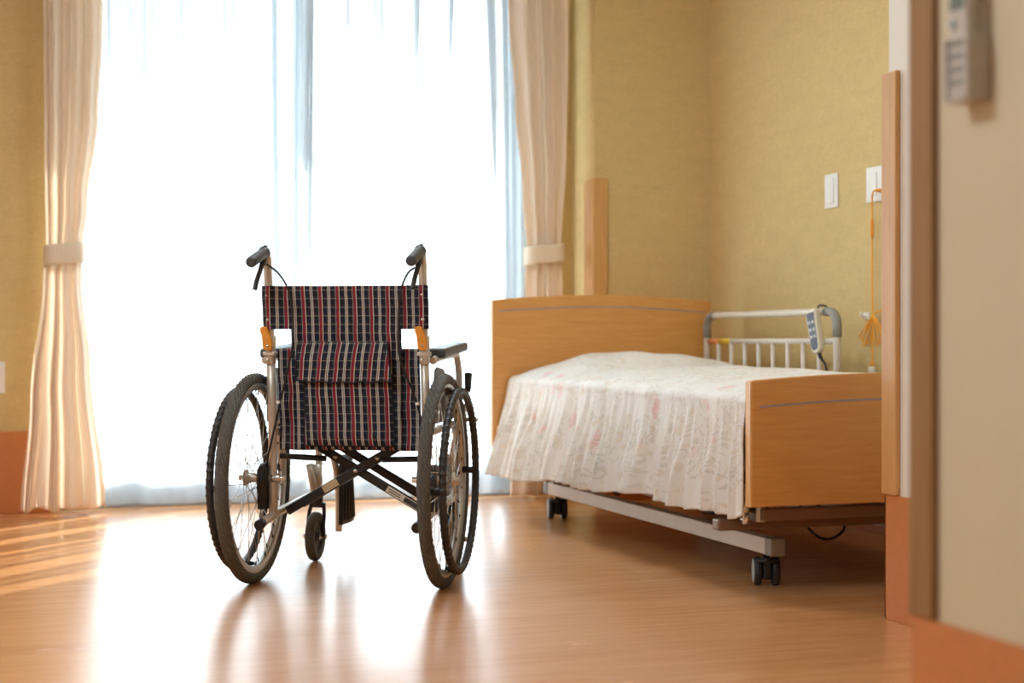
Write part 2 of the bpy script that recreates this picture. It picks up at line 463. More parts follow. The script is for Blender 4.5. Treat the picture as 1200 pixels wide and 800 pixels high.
# corner guards
b = MB()
b.prism([(COLX - .014, COLY - .014), (COLX + .055, COLY - .014), (COLX + .055, COLY), (COLX, COLY), (COLX, COLY + .10), (COLX - .014, COLY + .10)], 'Z', BH, 1.385)
struct(b.build('trim_1', M['guard'], bevel=.004), 'beech corner guard on the pillar above the headboard', 'corner guard')
b = MB()
b.prism([(CX - .014, CY + .014), (CX - .014, CY - .052), (CX, CY - .052), (CX, CY), (CX + .06, CY), (CX + .06, CY + .014)], 'Z', BH, 1.345)
struct(b.build('trim_2', M['guard'], bevel=.004), 'tall beech corner guard on the white wall end beside the footboard', 'corner guard')
b = MB().box((NX - .012, NY - .055, BH), (NX + .9, NY, ZC))
struct(b.build('trim_3', M['jamb'], bevel=.003), 'blurred brown wooden jamb at the end of the near wall', 'jamb')

# window: sliding aluminium door
w = empty('window_1', ((WX0 + WX1) / 2, YB + .13, 0)); struct(w, 'tall sliding balcony window glowing white behind the sheers', 'window')
cx = (WX0 + WX1) / 2; hw = (WX1 - WX0) / 2
b = MB()
b.box((-hw, -.06, 0), (hw, .06, .035)).box((-hw, -.06, WZ1 - .05), (hw, .06, WZ1)).box((-hw, -.06, .035), (-hw + .04, .06, WZ1 - .05)).box((hw - .04, -.06, .035), (hw, .06, WZ1 - .05))
b.build('window_frame', M['alu'], w, bevel=.003)
for s, x0, x1, y in ((0, -hw + .04, .03, -.025), (1, -.03, hw - .04, .02)):
    b = MB(); t = .045
    b.box((x0, y, .036), (x0 + t, y + .03, WZ1 - .051)).box((x1 - t, y, .036), (x1, y + .03, WZ1 - .051))
    b.box((x0 + t, y, .036), (x1 - t, y + .03, .10)).box((x0 + t, y, WZ1 - .10), (x1 - t, y + .03, WZ1 - .051))
    so = b.build('window_sash', M['alu'], w, bevel=.003)
    MB().box((x0 + t, y + .012, .10), (x1 - t, y + .018, WZ1 - .10)).build('window_pane', M['glass'], so)

# outside
struct(MB().box((-3, 6.75, 2.56), (6, 8.1, 2.72)).build('balcony_ceiling', M['concrete']), 'pale slab of the balcony above', 'balcony ceiling')
struct(MB().box((-3, 6.75, -.12), (6, 8.1, -.02)).build('balcony_floor', M['concrete']), 'pale balcony floor outside the window', 'balcony floor')
r = empty('balcony_railing', (1.5, 8.0, -.02)); tag(r, 'faint pale balcony railing with upright bars outside the window', 'railing')
MB().box((-4, -.03, 1.10), (4, .03, 1.15)).build('top_rail', M['alu'], r, bevel=.005)
MB().box((-4, -.02, .06), (4, .02, .10)).build('bottom_rail', M['alu'], r, bevel=.005)
for i in range(56): MB().box((-3.98 + i * .142, -.008, .10), (-3.965 + i * .142, .008, 1.10)).build('baluster', M['alu'], r)
for i in range(5): MB().box((-3.9 + i * 1.93, -.025, 0), (-3.85 + i * 1.93, .025, 1.10)).build('post', M['alu'], r)
bl = empty('apartment_building', (-2.5, 24, -9)); tag(bl, 'washed out pale building with grey ledges far beyond the window', 'building')
MB().box((-9, 0, 0), (7, 8, 11.3)).build('facade', M['building'], bl)
for z, h in ((11.1, .3), (12.4, .12)):
    MB().box((-9.2, -.5, z), (7.2, 0 if z < 12 else .3, z + h)).build('ledge', M['building_ledge'], bl)
for i in range(12): MB().box((-9 + i * 1.4, -.1, 11.4), (-8.92 + i * 1.4, .1, 12.4)).build('ledge_post', M['building_ledge'], bl)
MB().box((-40, 9, -9.2), (40, 60, -9)).build('ground', M['concrete'])
struct(bpy.data.objects['ground'], 'pale ground far below outside the window', 'ground')

# ------------------------------------------------------------------ curtains
def drape(name, tabL, tabR, Y, tie_z, z0, z1, nf, seed, label, depth, deptht):
    """tabL/tabR: (z, X) tables for the two edges"""
    rnd = random.Random(seed)
    ph = [rnd.uniform(0, 6.28) for _ in range(6)]
    root = empty(name, ((lerp_tab(tabL, z0) + lerp_tab(tabR, z0)) / 2, Y, z0)); ox, oy, oz = root.location
    tag(root, label, 'curtain')
    def fn(u, v):
        z = z0 + (z1 - z0) * v
        xl, xr = lerp_tab(tabL, z), lerp_tab(tabR, z)
        w = xr - xl
        uu = u + .018 * math.sin(2 * PI * u * 3 + ph[0]) + .012 * math.sin(2 * PI * u * 2 + z * 2.2 + ph[1]) * (1 if 0 < u < 1 else 0)
        uu = min(1, max(0, uu))
        A = lerp_tab(deptht, z)
        y = A * math.sin(2 * PI * nf * u + ph[2] + .35 * math.sin(z * 2 + ph[3])) + .14 * A * math.sin(2 * PI * (nf * 2 + 1) * u + ph[4] + z)
        y += .25 * A * math.sin(2 * PI * u * 1.5 + ph[5])
        # round the bundle backwards at both edges
        e = abs(2 * u - 1); y += depth * .5 * e ** 4
        return (xl + w * uu - ox, y, z - oz + .006 * math.sin(2 * PI * u * 3 + ph[1]) * (1 - v))
    MB().grid(fn, 130, 150).build('drape_cloth', M['drape'], root, solid=.003)
    # hem stitch band is part of the cloth; the tie is a band around it
    xl, xr = lerp_tab(tabL, tie_z), lerp_tab(tabR, tie_z)
    c = (xl + xr) / 2 - ox; hw_ = (xr - xl) / 2 + .006
    def tf(u, v):
        a = 2 * PI * u
        ex = abs(math.cos(a)) ** .6 * math.copysign(1, math.cos(a)); ey = abs(math.sin(a)) ** .8 * math.copysign(1, math.sin(a))
        bul = 1 + .02 * math.sin(PI * v)
        return (c + hw_ * ex * bul, .058 * ey * bul + .006, tie_z - oz + (v - .5) * .082 + .010 * math.cos(a))
    MB().grid(tf, 64, 6).build('tieback', M['tieback'], root, solid=.004)
    return root
YD = 6.285
def zy(py, X, Y): return CAMZ - (py - 400) * (SN * X + CS * Y) / FP
def tab(rows, Y, xg): return sorted((zy(py, xg, Y), on_y(px, py, Y)[0]) for px, py in rows)
rows_l = [(50, -40), (51, 60), (52, 180), (54, 290), (50, 330), (35, 470), (23, 603)]
rows_r = [(121, -40), (121, 30), (116, 130), (103, 240), (97, 290), (96, 330), (107, 430), (124, 590), (125, 603)]
ztL = zy(298, .25, YD)
dt = [(0, .050), (.5, .040), (ztL - .15, .022), (ztL, .018), (ztL + .2, .026), (1.8, .036), (2.4, .040)]
drape('curtain', tab(rows_l, YD, .25), tab(rows_r, YD, .25), YD, ztL, .022, 2.36, 4, 3, 'long cream curtain tied back by the mustard wall, full length in view', .06, dt)
rows_l = [(596, -40), (597, 20), (604, 120), (613, 230), (618, 290), (616, 330), (608, 430), (600, 580)]
rows_r = [(665, -40), (665, 60), (663, 180), (658, 290), (660, 340), (662, 460), (660, 580)]
ztR = zy(298, 2.2, YD)
drape('curtain.001', tab(rows_l, YD, 2.2), tab(rows_r, YD, 2.2), YD, ztR, .022, 2.36, 4, 11, 'cream curtain tied back beside the pillar, lower end behind the headboard', .05, dt)

def sheer_panel(name, x0, x1, Y, seed, label, pleats, sgn):
    rnd = random.Random(seed)
    K = [(2 * PI / l, rnd.uniform(0, 6.28), a) for l, a in ((.31, .016), (.19, .008), (.115, .004))]
    root_x = (x0 + x1) / 2
    pl = [(on_y(px, 0, 6.43)[0], w, d, ln, dr) for px, w, d, ln, dr in pleats]
    def fn(u, v):
        z = .02 + (2.362 - .02) * v
        x = x0 + (x1 - x0) * u
        e = min(1, min(u, 1 - u) * 8)
        y = sum(a * math.sin(k * (x + .03 * math.sin(1.3 * z + p)) + p) for k, p, a in K) * (.45 + .55 * min(1, (2.4 - z) / 1.0)) * e
        for X, w, d, ln, dr in pl:
            f = 1 / (1 + math.exp(((2.09 - z) - ln) / (.10 + .12 * ln)))
            q = (x - X - dr * (2.09 - z)) / (w * (1 + .5 * (1 - f)))
            if abs(q) < 4: y += sgn * 1.6 * d * f * math.exp(-q * q)
        return (x - root_x, y, z)
    o = MB().grid(fn, 560, 36).build(name, M['sheer'])
    o.location = (root_x, Y, 0)
    return tag(o, label, 'sheer curtain')
sheer_panel('sheer_curtain', WX0 + .02, 1.262, 6.448, 5, 'white sheer curtain covering the window half beside the full length cream curtain',
    [(132, .012, .04, .12, 0), (152, .008, .03, .10, 0), (176, .017, .055, .62, -.01), (211, .008, .035, .16, 0), (223, .009, .035, .20, .01), (262, .009, .03, .18, 0), (271, .008, .03, .16, 0), (321, .012, .045, 1.1, .005), (352, .016, .05, 1.0, -.01), (366, .012, .045, .26, -.03)], 1)
sheer_panel('sheer_curtain.001', 1.20, WX1 - .03, 6.408, 9, 'white sheer curtain covering the window half nearer the bed',
    [(360, .014, .04, .9, -.01), (407, .007, .03, .13, 0), (439, .006, .03, .07, 0), (447, .006, .03, .16, .02), (487, .016, .05, .30, 0), (527, .008, .04, .20, 0), (572, .014, .05, .95, .035), (590, .010, .03, .6, .02)], -1)
cr = empty('curtain_rail', (cx, 6.36, 2.37)); tag(cr, 'white double curtain rail above the balcony window', 'curtain rail')
MB().box((-hw - .25, -.095, .0), (hw + .20, -.055, .025)).build('front_track', M['white_metal'], cr, bevel=.003)
MB().box((-hw + .005, .055, .0), (hw - .005, .095, .025)).build('rear_track', M['white_metal'], cr, bevel=.003)
for x in (-.9, .86): MB().box((x, -.095, .025), (x + .04, .08, .09)).build('bracket', M['white_metal'], cr)

# ------------------------------------------------------------------ bed
BX0, BX1 = 1.875, 2.835
BXC = (BX0 + BX1) / 2; BHW = (BX1 - BX0) / 2
HY, FY = 5.90, 3.63       # headboard back / footboard front
bed = empty('hospital_bed', (BXC, (HY + FY) / 2, 0)); bo = bed.location.copy()
tag(bed, 'care bed with beech headboard and footboard on a white wheeled base', 'bed')
def LB(x, y, z): return (x - bo.x, y - bo.y, z)
def arch_board(name, y0, y1, zb, zt, rise, stripe_drop, side):
    n = 40; xs = [-BHW + 2 * BHW * i / n for i in range(n + 1)]
    top = [(x, zt + rise * (1 - (x / BHW) ** 2)) for x in xs]
    poly = [(-BHW, zb)] + top + [(BHW, zb)]
    o = MB().prism(poly, 'Y', y0 - bo.y, y1 - bo.y).build(name, M['head_wood'], bed, bevel=.003)
    # pale edge strips
    for sx in (-1, 1):
        xa, xb = sorted((sx * BHW, sx * (BHW + .004)))
        MB().box((xa, y0 - bo.y + .002, zb), (xb, y1 - bo.y - .002, zt - .002)).build('edge_strip', M['edge_wood'], o)
    sy0, sy1 = (y0 - bo.y - .0012, y0 - bo.y + .0005)
    vs = MB()
    xi = BHW - .022
    pts = [(-xi + 2 * xi * i / n) for i in range(n + 1)]
    poly = [(x, zt + rise * (1 - (x / BHW) ** 2) - stripe_drop) for x in pts]
    poly = poly + [(x, z - .005) for x, z in reversed(poly)]
    plabel(vs.prism(poly, 'Y', sy0, sy1).build('inlay_stripe', M['stripe'], o), 'thin grey inlay line')
    return o
hb = arch_board('headboard', HY - .038, HY, .262, .852, .022, .046, 1)
fb = arch_board('footboard', FY, FY + .032, .248, .580, .020, .068, -1)
MB().box(LB(BX0 + .012, HY - .10, .262), LB(BX0 + .06, HY - .039, .345)).build('corner_bracket', M['pale_wood'], bed, bevel=.004)
MB().box(LB(BX1 - .06, HY - .10, .262), LB(BX1 - .012, HY - .039, .345)).build('corner_bracket', M['pale_wood'], bed, bevel=.004)
# mattress deck
b = MB()
for x in (1.93, 2.75): b.box(LB(x, FY + .06, .33), LB(x + .03, HY - .06, .375))
for i in range(9): b.box(LB(1.93, FY + .08 + i * .258, .375), LB(2.78, FY + .22 + i * .258, .385))
b.build('mattress_deck', M['white_metal'], bed, bevel=.002)
# wheeled base
ZB0, ZB1 = .092, .138
for x in (2.018, 2.672):
    o = MB().box(LB(x, 3.83, ZB0), LB(x + .042, 5.62, ZB1)).build('base_beam', M['white_metal'], bed, bevel=.003)
    for ya, yb in ((3.79, 3.83), (5.62, 5.66)):
        plabel(MB().box(LB(x - .002, ya, ZB0 - .002), LB(x + .044, yb, ZB1 + .002)).build('end_cap', M['cap_grey'], o, bevel=.004), 'grey plastic end cap')
def caster_at(x, y, ang):
    c = empty('caster'); c.parent = bed; c.location = LB(x, y, 0); c.rotation_euler = (0, 0, ang)
    R = .040
    for sx in (-1, 1):
        b = MB(); h0, h1 = sx * .014, sx * .036
        b.lathe([(.001, h0), (R - .006, h0), (R, h0 + sx * .005), (R, h1 - sx * .005), (R - .006, h1)], (0, .012, R), 'X', 36)
        b.build('caster_wheel', M['black_rubber'], c)
        plabel(MB().lathe([(R - .005, h1), (R - .006, h1 + sx * .001), (R - .012, h1 + sx * .0015), (.001, h1 + sx * .0035)], (0, .012, R), 'X', 36).build('wheel_cover', M['cap_grey'], c), 'grey wheel cover')
    b = MB(); b.box((-.012, -.02, .018), (.012, .035, .078)); b.cyl((-.034, .012, R), (.034, .012, R), .008)
    b.tube([(-.03, -.012, .070), (0, -.026, .074), (.03, -.012, .070)], .007)
    b.build('caster_body', M['black'], c, bevel=.006)
    MB().cyl((0, 0, .078), (0, 0, ZB0 + .01), .009).build('caster_stem', M['chrome'], c)
for x in (2.039, 2.693):
    for y in (3.86, 5.56): caster_at(x, y, -.36 if y < 4 else -.22)
# cross tubes below the footboard and headboard
b = MB(); b.box(LB(1.93, 3.668, .205), LB(2.79, 3.70, .238)).build('cross_tube', M['dark_metal'], bed, bevel=.004)
b = MB(); b.box(LB(1.86, 3.80, .166), LB(2.80, 3.84, .198)).build('cross_tube', M['dark_metal'], bed, bevel=.006)
b = MB(); b.box(LB(2.0, 5.50, .14), LB(2.72, 5.54, .18)).build('cross_tube', M['dark_metal'], bed, bevel=.004)
b = MB(); b.box(LB(2.0, 4.05, .138), LB(2.72, 4.09, .17)).build('cross_tube', M['dark_metal'], bed, bevel=.004)
for x in (1.925, 2.735):
    b = MB(); b.cyl(LB(x + .012, 3.70, .20), LB(x + .012, 3.70, .33), .013)
    b.build('board_post', M['champagne'], bed)
    b = MB(); b.tube([LB(x - .03, 3.71, .21), LB(x - .03, 3.71, .30)], .012); b.lathe([(.001, -.006), (.018, -.006), (.018, .006), (.001, .006)], LB(x - .03, 3.71, .212), 'X', 20)
    b.cyl(LB(x - .042, 3.71, .212), LB(x - .018, 3.71, .212), .006)
    b.build('hinge_plate', M['chrome'], bed)
    b = MB()
    b.box(LB(x, 3.70, .20), LB(x + .02, HY - .06, .225)).build('side_beam', M['dark_metal'], bed, bevel=.003)
for y0, y1 in ((4.2, 4.55), (5.05, 5.4)):
    for x in (2.08, 2.62): MB().tube([LB(x, y0, .15), LB(x, y1, .34)], .016).build('lift_arm', M['dark_metal'], bed)
b = MB(); b.tube([LB(2.35, 4.3, .22), LB(2.35, 4.85, .26)], [.03, .03]); b.tube([LB(2.35, 4.85, .26), LB(2.35, 5.2, .285)], .014)
b.box(LB(2.29, 4.24, .18), LB(2.41, 4.34, .29)).build('lift_motor', M['black'], bed, bevel=.006)
pts = spline([LB(2.18, 3.93, .24), LB(2.19, 3.92, .17), LB(2.24, 3.92, .12), LB(2.31, 3.95, .115), LB(2.36, 3.99, .15), LB(2.36, 4.2, .2)], 8)
plabel(MB().tube(pts, .004, 8).build('power_cable', M['black'], bed), 'black power cable drooping under the bed')
pts = spline([LB(2.05, 4.9, .20), LB(2.09, 4.7, .165), LB(2.1, 4.5, .16), LB(2.1, 4.3, .155), LB(2.2, 4.15, .18)], 8)
plabel(MB().tube(pts, .006, 8).build('power_cable', M['black'], bed), 'black cable above the floor beneath the bed')

mt = MB().box((-.42, -1.085, 0), (.42, 1.075, .135)).build('mattress', M['mattress'], bevel=.04, seg=4)
mt.location = (2.355, 4.765, .387); tag(mt, 'white mattress under the floral bedspread', 'mattress')

# bedspread
def bedspread():
    rnd = random.Random(4)
    YA, YZ = 3.668, 5.845
    sw = [(rnd.uniform(14, 26), rnd.uniform(0, 6.28), rnd.uniform(.5, 1)) for _ in range(4)] + [(rnd.uniform(30, 48), rnd.uniform(0, 6.28), rnd.uniform(.35, .7)) for _ in range(5)]
    fine = [(rnd.uniform(55, 100), rnd.uniform(0, 6.28), rnd.uniform(.5, 1)) for _ in range(6)]
    tot = sum(a for _, _, a in sw)
    # irregular pleats: sharp ridges
    ridges = []; y = YA
    while y < YZ + .1:
        ridges.append((y, rnd.uniform(.008, .017), rnd.uniform(.5, 1.2), rnd.uniform(-.10, .10), rnd.uniform(.0, .5)))
        y += rnd.uniform(.036, .080)
    nv, nu = 300, 120
    ridx = np.array([r[0] for r in ridges]); rw = np.array([r[1] for r in ridges]); ra = np.array([r[2] for r in ridges]); rs = np.array([r[3] for r in ridges]); rf = np.array([r[4] for r in ridges])
    def pleat(Y, s):
        yy = Y - rs * max(0, s) ** 1.0
        g = ra * np.exp(-((yy - ridx) / rw) ** 2) * np.clip((s + .10 - rf * .25) / .2, 0, 1)
        low = sum(a * math.sin(k * Y + p + 2 * s) for k, p, a in sw) / tot
        fi = sum(a * math.sin(k * Y + p + 5 * s) for k, p, a in fine) / 4
        return float(g.sum()) * .9 + low * 1.1 + fi * .12
    XT1 = 2.765
    vs = []; uvs = []
    for j in range(nv + 1):
        t = j / nv; Y = YA + (YZ - YA) * t; XT0 = 1.918 + .048 * t
        hem = .222 - .072 * t + .012 * math.sin(PI * t) + .008 * math.sin(9 * Y) - .022 * math.exp(-((Y - YA - .06) / .06) ** 2)
        flare = .010 + .078 * t
        zt0 = .548
        L_side = zt0 - .03 - hem; L_top = XT1 - XT0
        row = []
        for i in range(nu + 1):
            u = i / nu
            # 0..0.42 side hang, .42...47 shoulder, rest top, last bit tuck
            if u < .45:
                q = 1 - u / .45              # 1 at hem, 0 at shoulder
                s = q * L_side
                amp = .007 + .031 * min(1, q * 1.4)
                pl = pleat(Y, s)
                x = XT0 - .035 - flare * q ** 1.2 - amp * pl
                z = zt0 - .03 - q * L_side + .002 * math.sin(Y * 31) * q
                yy = Y + .006 * math.sin(Y * 23 + s * 6) * q
                uvv = -s
            elif u < .56:
                a = (u - .45) / .11 * PI / 2
                x = XT0 - .035 * math.cos(a); z = zt0 - .03 + .030 * math.sin(a)
                pl = pleat(Y, -.02)
                k = .007 * math.cos(a) ** 2 + .0045
                x -= k * pl * math.cos(a); z += k * pl * math.sin(a)
                yy = Y; uvv = .047 * (u - .45) / .11
            elif u < .93:
                q = (u - .56) / .37
                x = XT0 + L_top * q
                crown = .038 * math.sin(PI * min(1, q * 1.15 / 1.15)) ** .7 if q < 1 else 0
                bx = (x - 2.40) / .36; by = (Y - 5.60) / .24
                pil = .050 * math.exp(-(bx ** 4) - by ** 4)
                bx2 = (x - 2.66) / .2; by2 = (Y - 4.95) / .55
                pil += .014 * math.exp(-(bx2 ** 2) - by2 ** 2)
                z = zt0 + crown + pil + .0045 * pleat(Y, -.02) * (1 - q) ** 1.2
                z += .0035 * math.sin(17 * x + 9 * Y) + .0025 * math.sin(31 * x - 13 * Y + 1) + .002 * math.sin(60 * Y + 12 * x)
                yy = Y; uvv = .047 + L_top * q
            else:
                q = (u - .93) / .07
                x = XT1 + .013 * min(1, math.sin(q * PI / 2) * 3); z = zt0 - .40 * q
                yy = Y; uvv = .047 + L_top + .16 * q
            vs.append((x, yy, z)); uvs.append((Y, uvv))
    V = np.array(vs); o = Vector((2.3, 4.76, 0))
    m = MB()
    fs = []
    for j in range(nv):
        for i in range(nu):
            a = j * (nu + 1) + i; fs.append((a, a + 1, a + nu + 2, a + nu + 1))
    m.add([(p[0] - o.x, p[1] - o.y, p[2]) for p in vs], fs, True); m.uv = uvs
    ob = m.build('bedspread', M['floral'], solid=.004); ob.location = o
    return tag(ob, 'white pleated bedspread with pale pink roses draped over the bed', 'bedspread')
bedspread()

# side rail
RX = 2.80; RY0, RY1 = 4.775, 5.825
rl = empty('bed_side_rail', (RX, (RY0 + RY1) / 2, .40)); ro = rl.location.copy()
tag(rl, 'white metal side rail with grey corners standing along the far bed edge', 'bed rail')
def LR(y, z): return (0, y - ro.y, z - ro.z)
zt = .790
def arc(y, z, dy, n=8, R=.05):   # quarter turn from vertical into horizontal
    return [LR(y + dy * (R - R * math.cos(k / n * PI / 2)), z - R + R * math.sin(k / n * PI / 2)) for k in range(n + 1)]
near = [LR(RY0, .40)] + arc(RY0, zt, 1); far = [LR(RY1, .40)] + arc(RY1, zt, -1)
MB().tube(near + list(reversed(far)), .0135, 16).build('outer_tube', M['white_metal'], rl)
for y, d in ((RY0, 1), (RY1, -1)):
    plabel(MB().tube([LR(y, .70)] + arc(y, zt, d) + [LR(y + d * .075, zt)], .0165, 16).build('corner_cover', M['cap_grey'], rl), 'grey plastic corner cover')
MB().cyl(LR(RY0, .685), LR(RY1, .685), .0105).build('middle_tube', M['white_metal'], rl)
for i in range(8):
    y = RY0 + .125 + i * .1165
    MB().cyl(LR(y, .40), LR(y, .685), .0085, 12).build('upright', M['white_metal'], rl)
MB().cyl(LR(RY0, .44), LR(RY1, .44), .0105).build('lower_tube', M['white_metal'], rl)
plabel(MB().cyl(LR(5.60, .685), LR(5.70, .685), .0112).build('tape_band', M['yellow'], rl), 'yellow tape band')
plabel(MB().cyl(LR(5.70, .685), LR(5.80, .685), .0112).build('tape_band', M['orange_tape'], rl), 'orange tape band')

# bed remote hanging on the rail
hr = empty('bed_remote', (2.765, 4.865, .722)); hr.rotation_euler = (math.radians(-12), 0, math.radians(12))
tag(hr, 'ivory hand control with blue grey keypad hooked on the bed rail', 'remote control')
poly = []
for k in range(9): a = PI + k / 8 * PI; poly.append((.024 * math.cos(a), -.060 + .022 * math.sin(a)))
poly += [(.027, .078), (-.027, .078)]
MB().prism(poly, 'X', -.014, .012).build('remote_body', M['ivory'], hr, bevel=.005, seg=3)
poly = []
for k in range(9): a = PI + k / 8 * PI; poly.append((.017 * math.cos(a), -.055 + .015 * math.sin(a)))
poly += [(.019, .066), (-.019, .066)]
kp = plabel(MB().prism(poly, 'X', -.0155, -.012).build('keypad', M['keypad'], hr), 'blue grey keypad')
for z in (.030, .004, -.022):
    for y in (-.009, .009):
        MB().lathe([(.0, -.0016), (.0062, -.0012), (.0068, .0008)], (-.0158, y, z), 'X', 16).build('key', M['key'], kp)
pts = spline([(.0, 0, -.080), (.004, -.004, -.10), (.012, -.012, -.125), (.014, -.012, -.15)], 6)
plabel(MB().tube(pts, [.007] * 7 + [.0045] * (len(pts) - 7), 10).build('control_cable', M['black'], hr), 'black cable at the lower end')
MB().tube(spline([(.010, -.012, .060), (.016, -.016, .086), (.036, -.018, .0895), (.056, -.018, .080), (.058, -.018, .052)], 6), .004, 10).build('hook', M['pad'], hr)

# ------------------------------------------------------------------ wall fittings
def plate(name, px0, px1, py0, py1, label, kind, X=XR, cat='wall plate'):
    _, ya, za = on_x(px0, py0, X); _, yb, zb = on_x(px1, py1, X)
    _, _, zc = on_x(px0, py1, X)
    zm, hm, ym, wm = (za + zc) / 2, (za - zc) / 2, (ya + yb) / 2, abs(ya - yb) / 2
    return ym, zm, wm, hm
ym, zm, wm, hm = plate('', 968, 983, 205, 245, '', '')
sw = empty('light_switch', (XR, ym, zm)); tag(sw, 'narrow white light switch plate alone on the mustard wall', 'switch')
MB().box((-.007, -wm, -hm), (0, wm, hm)).build('face_plate', M['white_plastic'], sw, bevel=.003)
MB().box((-.012, -wm * .52, -hm * .72), (-.0072, wm * .52, hm * .72)).build('rocker', M['white_plastic'], sw, bevel=.002)
ya = on_x(1017, 197, XR)[1]; _, yb, zc = on_x(1017, 238, XR); za = on_x(1017, 197, XR)[2]
W2 = .125; zm = (za + zc) / 2; hm = (za - zc) / 2; ym = ya - W2 / 2
so = empty('call_socket', (XR, ym, zm)); tag(so, 'white wall socket plate with the orange call cord plugged in', 'socket')
MB().box((-.008, -W2 / 2, -hm), (0, W2 / 2, hm)).build('face_plate', M['white_plastic'], so, bevel=.003)
MB().box((-.012, -.012, -hm * .66), (-.0082, .046, hm * .66)).build('socket_insert', M['white_plastic'], so, bevel=.002)
_, yl, zl = on_y(3, 442, YB)
lo = empty('wall_outlet', (on_y(3, 442, YB)[0] - .027, YB, on_y(3, 442, YB)[2])); tag(lo, 'white outlet plate on the mustard wall at the picture edge', 'outlet')
MB().box((-.036, -.007, -.063), (.036, 0, .063)).build('face_plate', M['white_plastic'], lo, bevel=.003)
MB().box((-.012, -.010, -.04), (.012, -.0072, .04)).build('socket_insert', M['ivory'], lo, bevel=.001)

# nurse call cord
XC = XR - .02
def P(px, py, X=XC): return Vector(on_x(px, py, X))
nc = empty('nurse_call_cord', P(1023, 300)); no = nc.location.copy()
tag(nc, 'orange nurse call cord hanging in a looped bundle beside the bed', 'call button')
Q = lambda px, py, X=XC: tuple(P(px, py, X) - no)
MB().tube(spline([Q(1032, 223, XR - .014), Q(1024, 224, XR - .04), Q(1022, 234), Q(1022, 262), Q(1022, 310), Q(1022.5, 350), Q(1023, 372)], 8), .0032, 8).build('cord', M['orange_cord'], nc)
MB().tube([Q(1036, 223, XR - .013), Q(1027, 223, XR - .02)], [.007, .006], 12).build('plug', M['orange'], nc)
MB().tube([Q(1022, 256), Q(1022, 262), Q(1022, 274), Q(1022, 280)], [.0035, .0065, .0065, .0035], 12).build('cord_joint', M['orange'], nc)
ends = [(1009, 398, .0), (1013, 404, .012), (1018, 403, -.01), (1027, 405, .012), (1032, 402, .0), (1039, 396, .008)]
for i, (ex, ey, dx) in enumerate(ends):
    s = (ex - 1023) / 14
    c0 = Q(1023, 368, XC - .004); wv = 1.9
    pts = [c0, Q(1023 + (ex - 1023) * .62 - wv, 385, XC - dx), Q(ex - wv, ey - 4, XC - dx), Q(ex, ey, XC - dx), Q(ex + wv, ey - 4, XC - dx), Q(1023 + (ex - 1023) * .62 + wv, 385, XC - dx), c0]
    MB().tube(spline(pts, 7), .0025, 8).build('cord_loop', M['orange_cord'], nc)
MB().tube(spline([Q(1022, 370), Q(1028, 365), Q(1036, 366), Q(1042, 372)], 6), .0030, 8).build('cord', M['orange_cord'], nc)
MB().tube(spline([Q(1023, 372), Q(1022, 400), Q(1022.5, 420), Q(1022, 428)], 6), .0032, 8).build('cord', M['orange_cord'], nc)
MB().tube([Q(1022, 424), Q(1022, 429)], [.005, .011], 16).build('button_collar', M['orange'], nc)
plabel(MB().tube([Q(1022, 429), Q(1022, 431), Q(1022, 446)], [.011, .0135, .0135], 16).build('push_button', M['white_plastic'], nc), 'white push button grip')
wk = empty('wall_hook', (XR, on_x(1016, 370, XR)[1], on_x(1016, 370, XR)[2])); tag(wk, 'small white wall hook carrying the orange cord bundle', 'hook')
MB().box((-.004, -.02, -.012), (0, .02, .012)).build('hook_plate', M['white_plastic'], wk, bevel=.002)
MB().tube(spline([(0, .0, 0), (-.022, -.006, -.002), (-.03, -.006, .012)], 5), .004, 10).build('hook_arm', M['white_plastic'], wk)

# remote control in a holder on the near wall
Yr = 1.692; Zr = .992
hd = empty('remote_wall_mount', (NX, Yr, Zr)); tag(hd, 'grey plastic holder fixed to the near beige wall', 'holder')
b = MB(); b.box((-.014, -.023, .004), (-.0005, .023, .125)).box((-.036, -.0255, .0), (-.0005, .0255, .005)).box((-.036, -.0255, .005), (-.0005, -.0215, .085)).box((-.036, .0215, .005), (-.0005, .0255, .085))
b.build('holder_shell', M['remote_grey'], hd, bevel=.0015)
rc = empty('wall_remote', (NX - .015, Yr, Zr + .006)); tag(rc, 'grey remote control with small display resting in the wall holder', 'remote control')
MB().box((-.018, -.0205, .0), (0, .0205, .165)).build('remote_body', M['remote_grey'], rc, bevel=.004, seg=3)
MB().box((-.0196, -.015, .112), (-.0182, .015, .145)).build('display', M['lcd'], rc)
MB().lathe([(0, -.0018), (.0062, -.0015), (.0068, 0)], (-.0182, .008, .094), 'X', 18).build('key', M['lcd'], rc)
for iz in range(4):
    for iy in (-.010, .001, .012):
        MB().box((-.0195, iy - .004, .014 + iz * .017), (-.0182, iy + .004, .023 + iz * .017)).build('key', M['cap_grey'], rc, bevel=.001)

# ------------------------------------------------------------------ wheelchair
WA = math.radians(27.2)
wc = empty('wheelchair', (.9318, 4.2503, 0), -WA)
tag(wc, 'folding wheelchair with navy and red tartan back seen from behind', 'wheelchair')
sA, cA = math.sin(WA), math.cos(WA)
def L(px, py, yp):
    """point of the chair's own plane y'=yp seen at a photo pixel"""
    r = (px - 600) / FP
    # world = C + x'(c,-s) + y'(s,c)
    bx, by = wc.location.x + yp * sA, wc.location.y + yp * cA
    d0, l0 = SN * bx + CS * by, CS * bx - SN * by
    dd, dl = SN * cA - CS * sA, CS * cA + SN * sA
    x = (r * d0 - l0) / (dl - r * dd)
    d = d0 + x * dd
    return Vector((x, yp, CAMZ - (py - 400) * d / FP))
XP = .222; RW = .297; XW = .275
def post_y(z): return .004 - .050 * max(0, z - .45) / .45
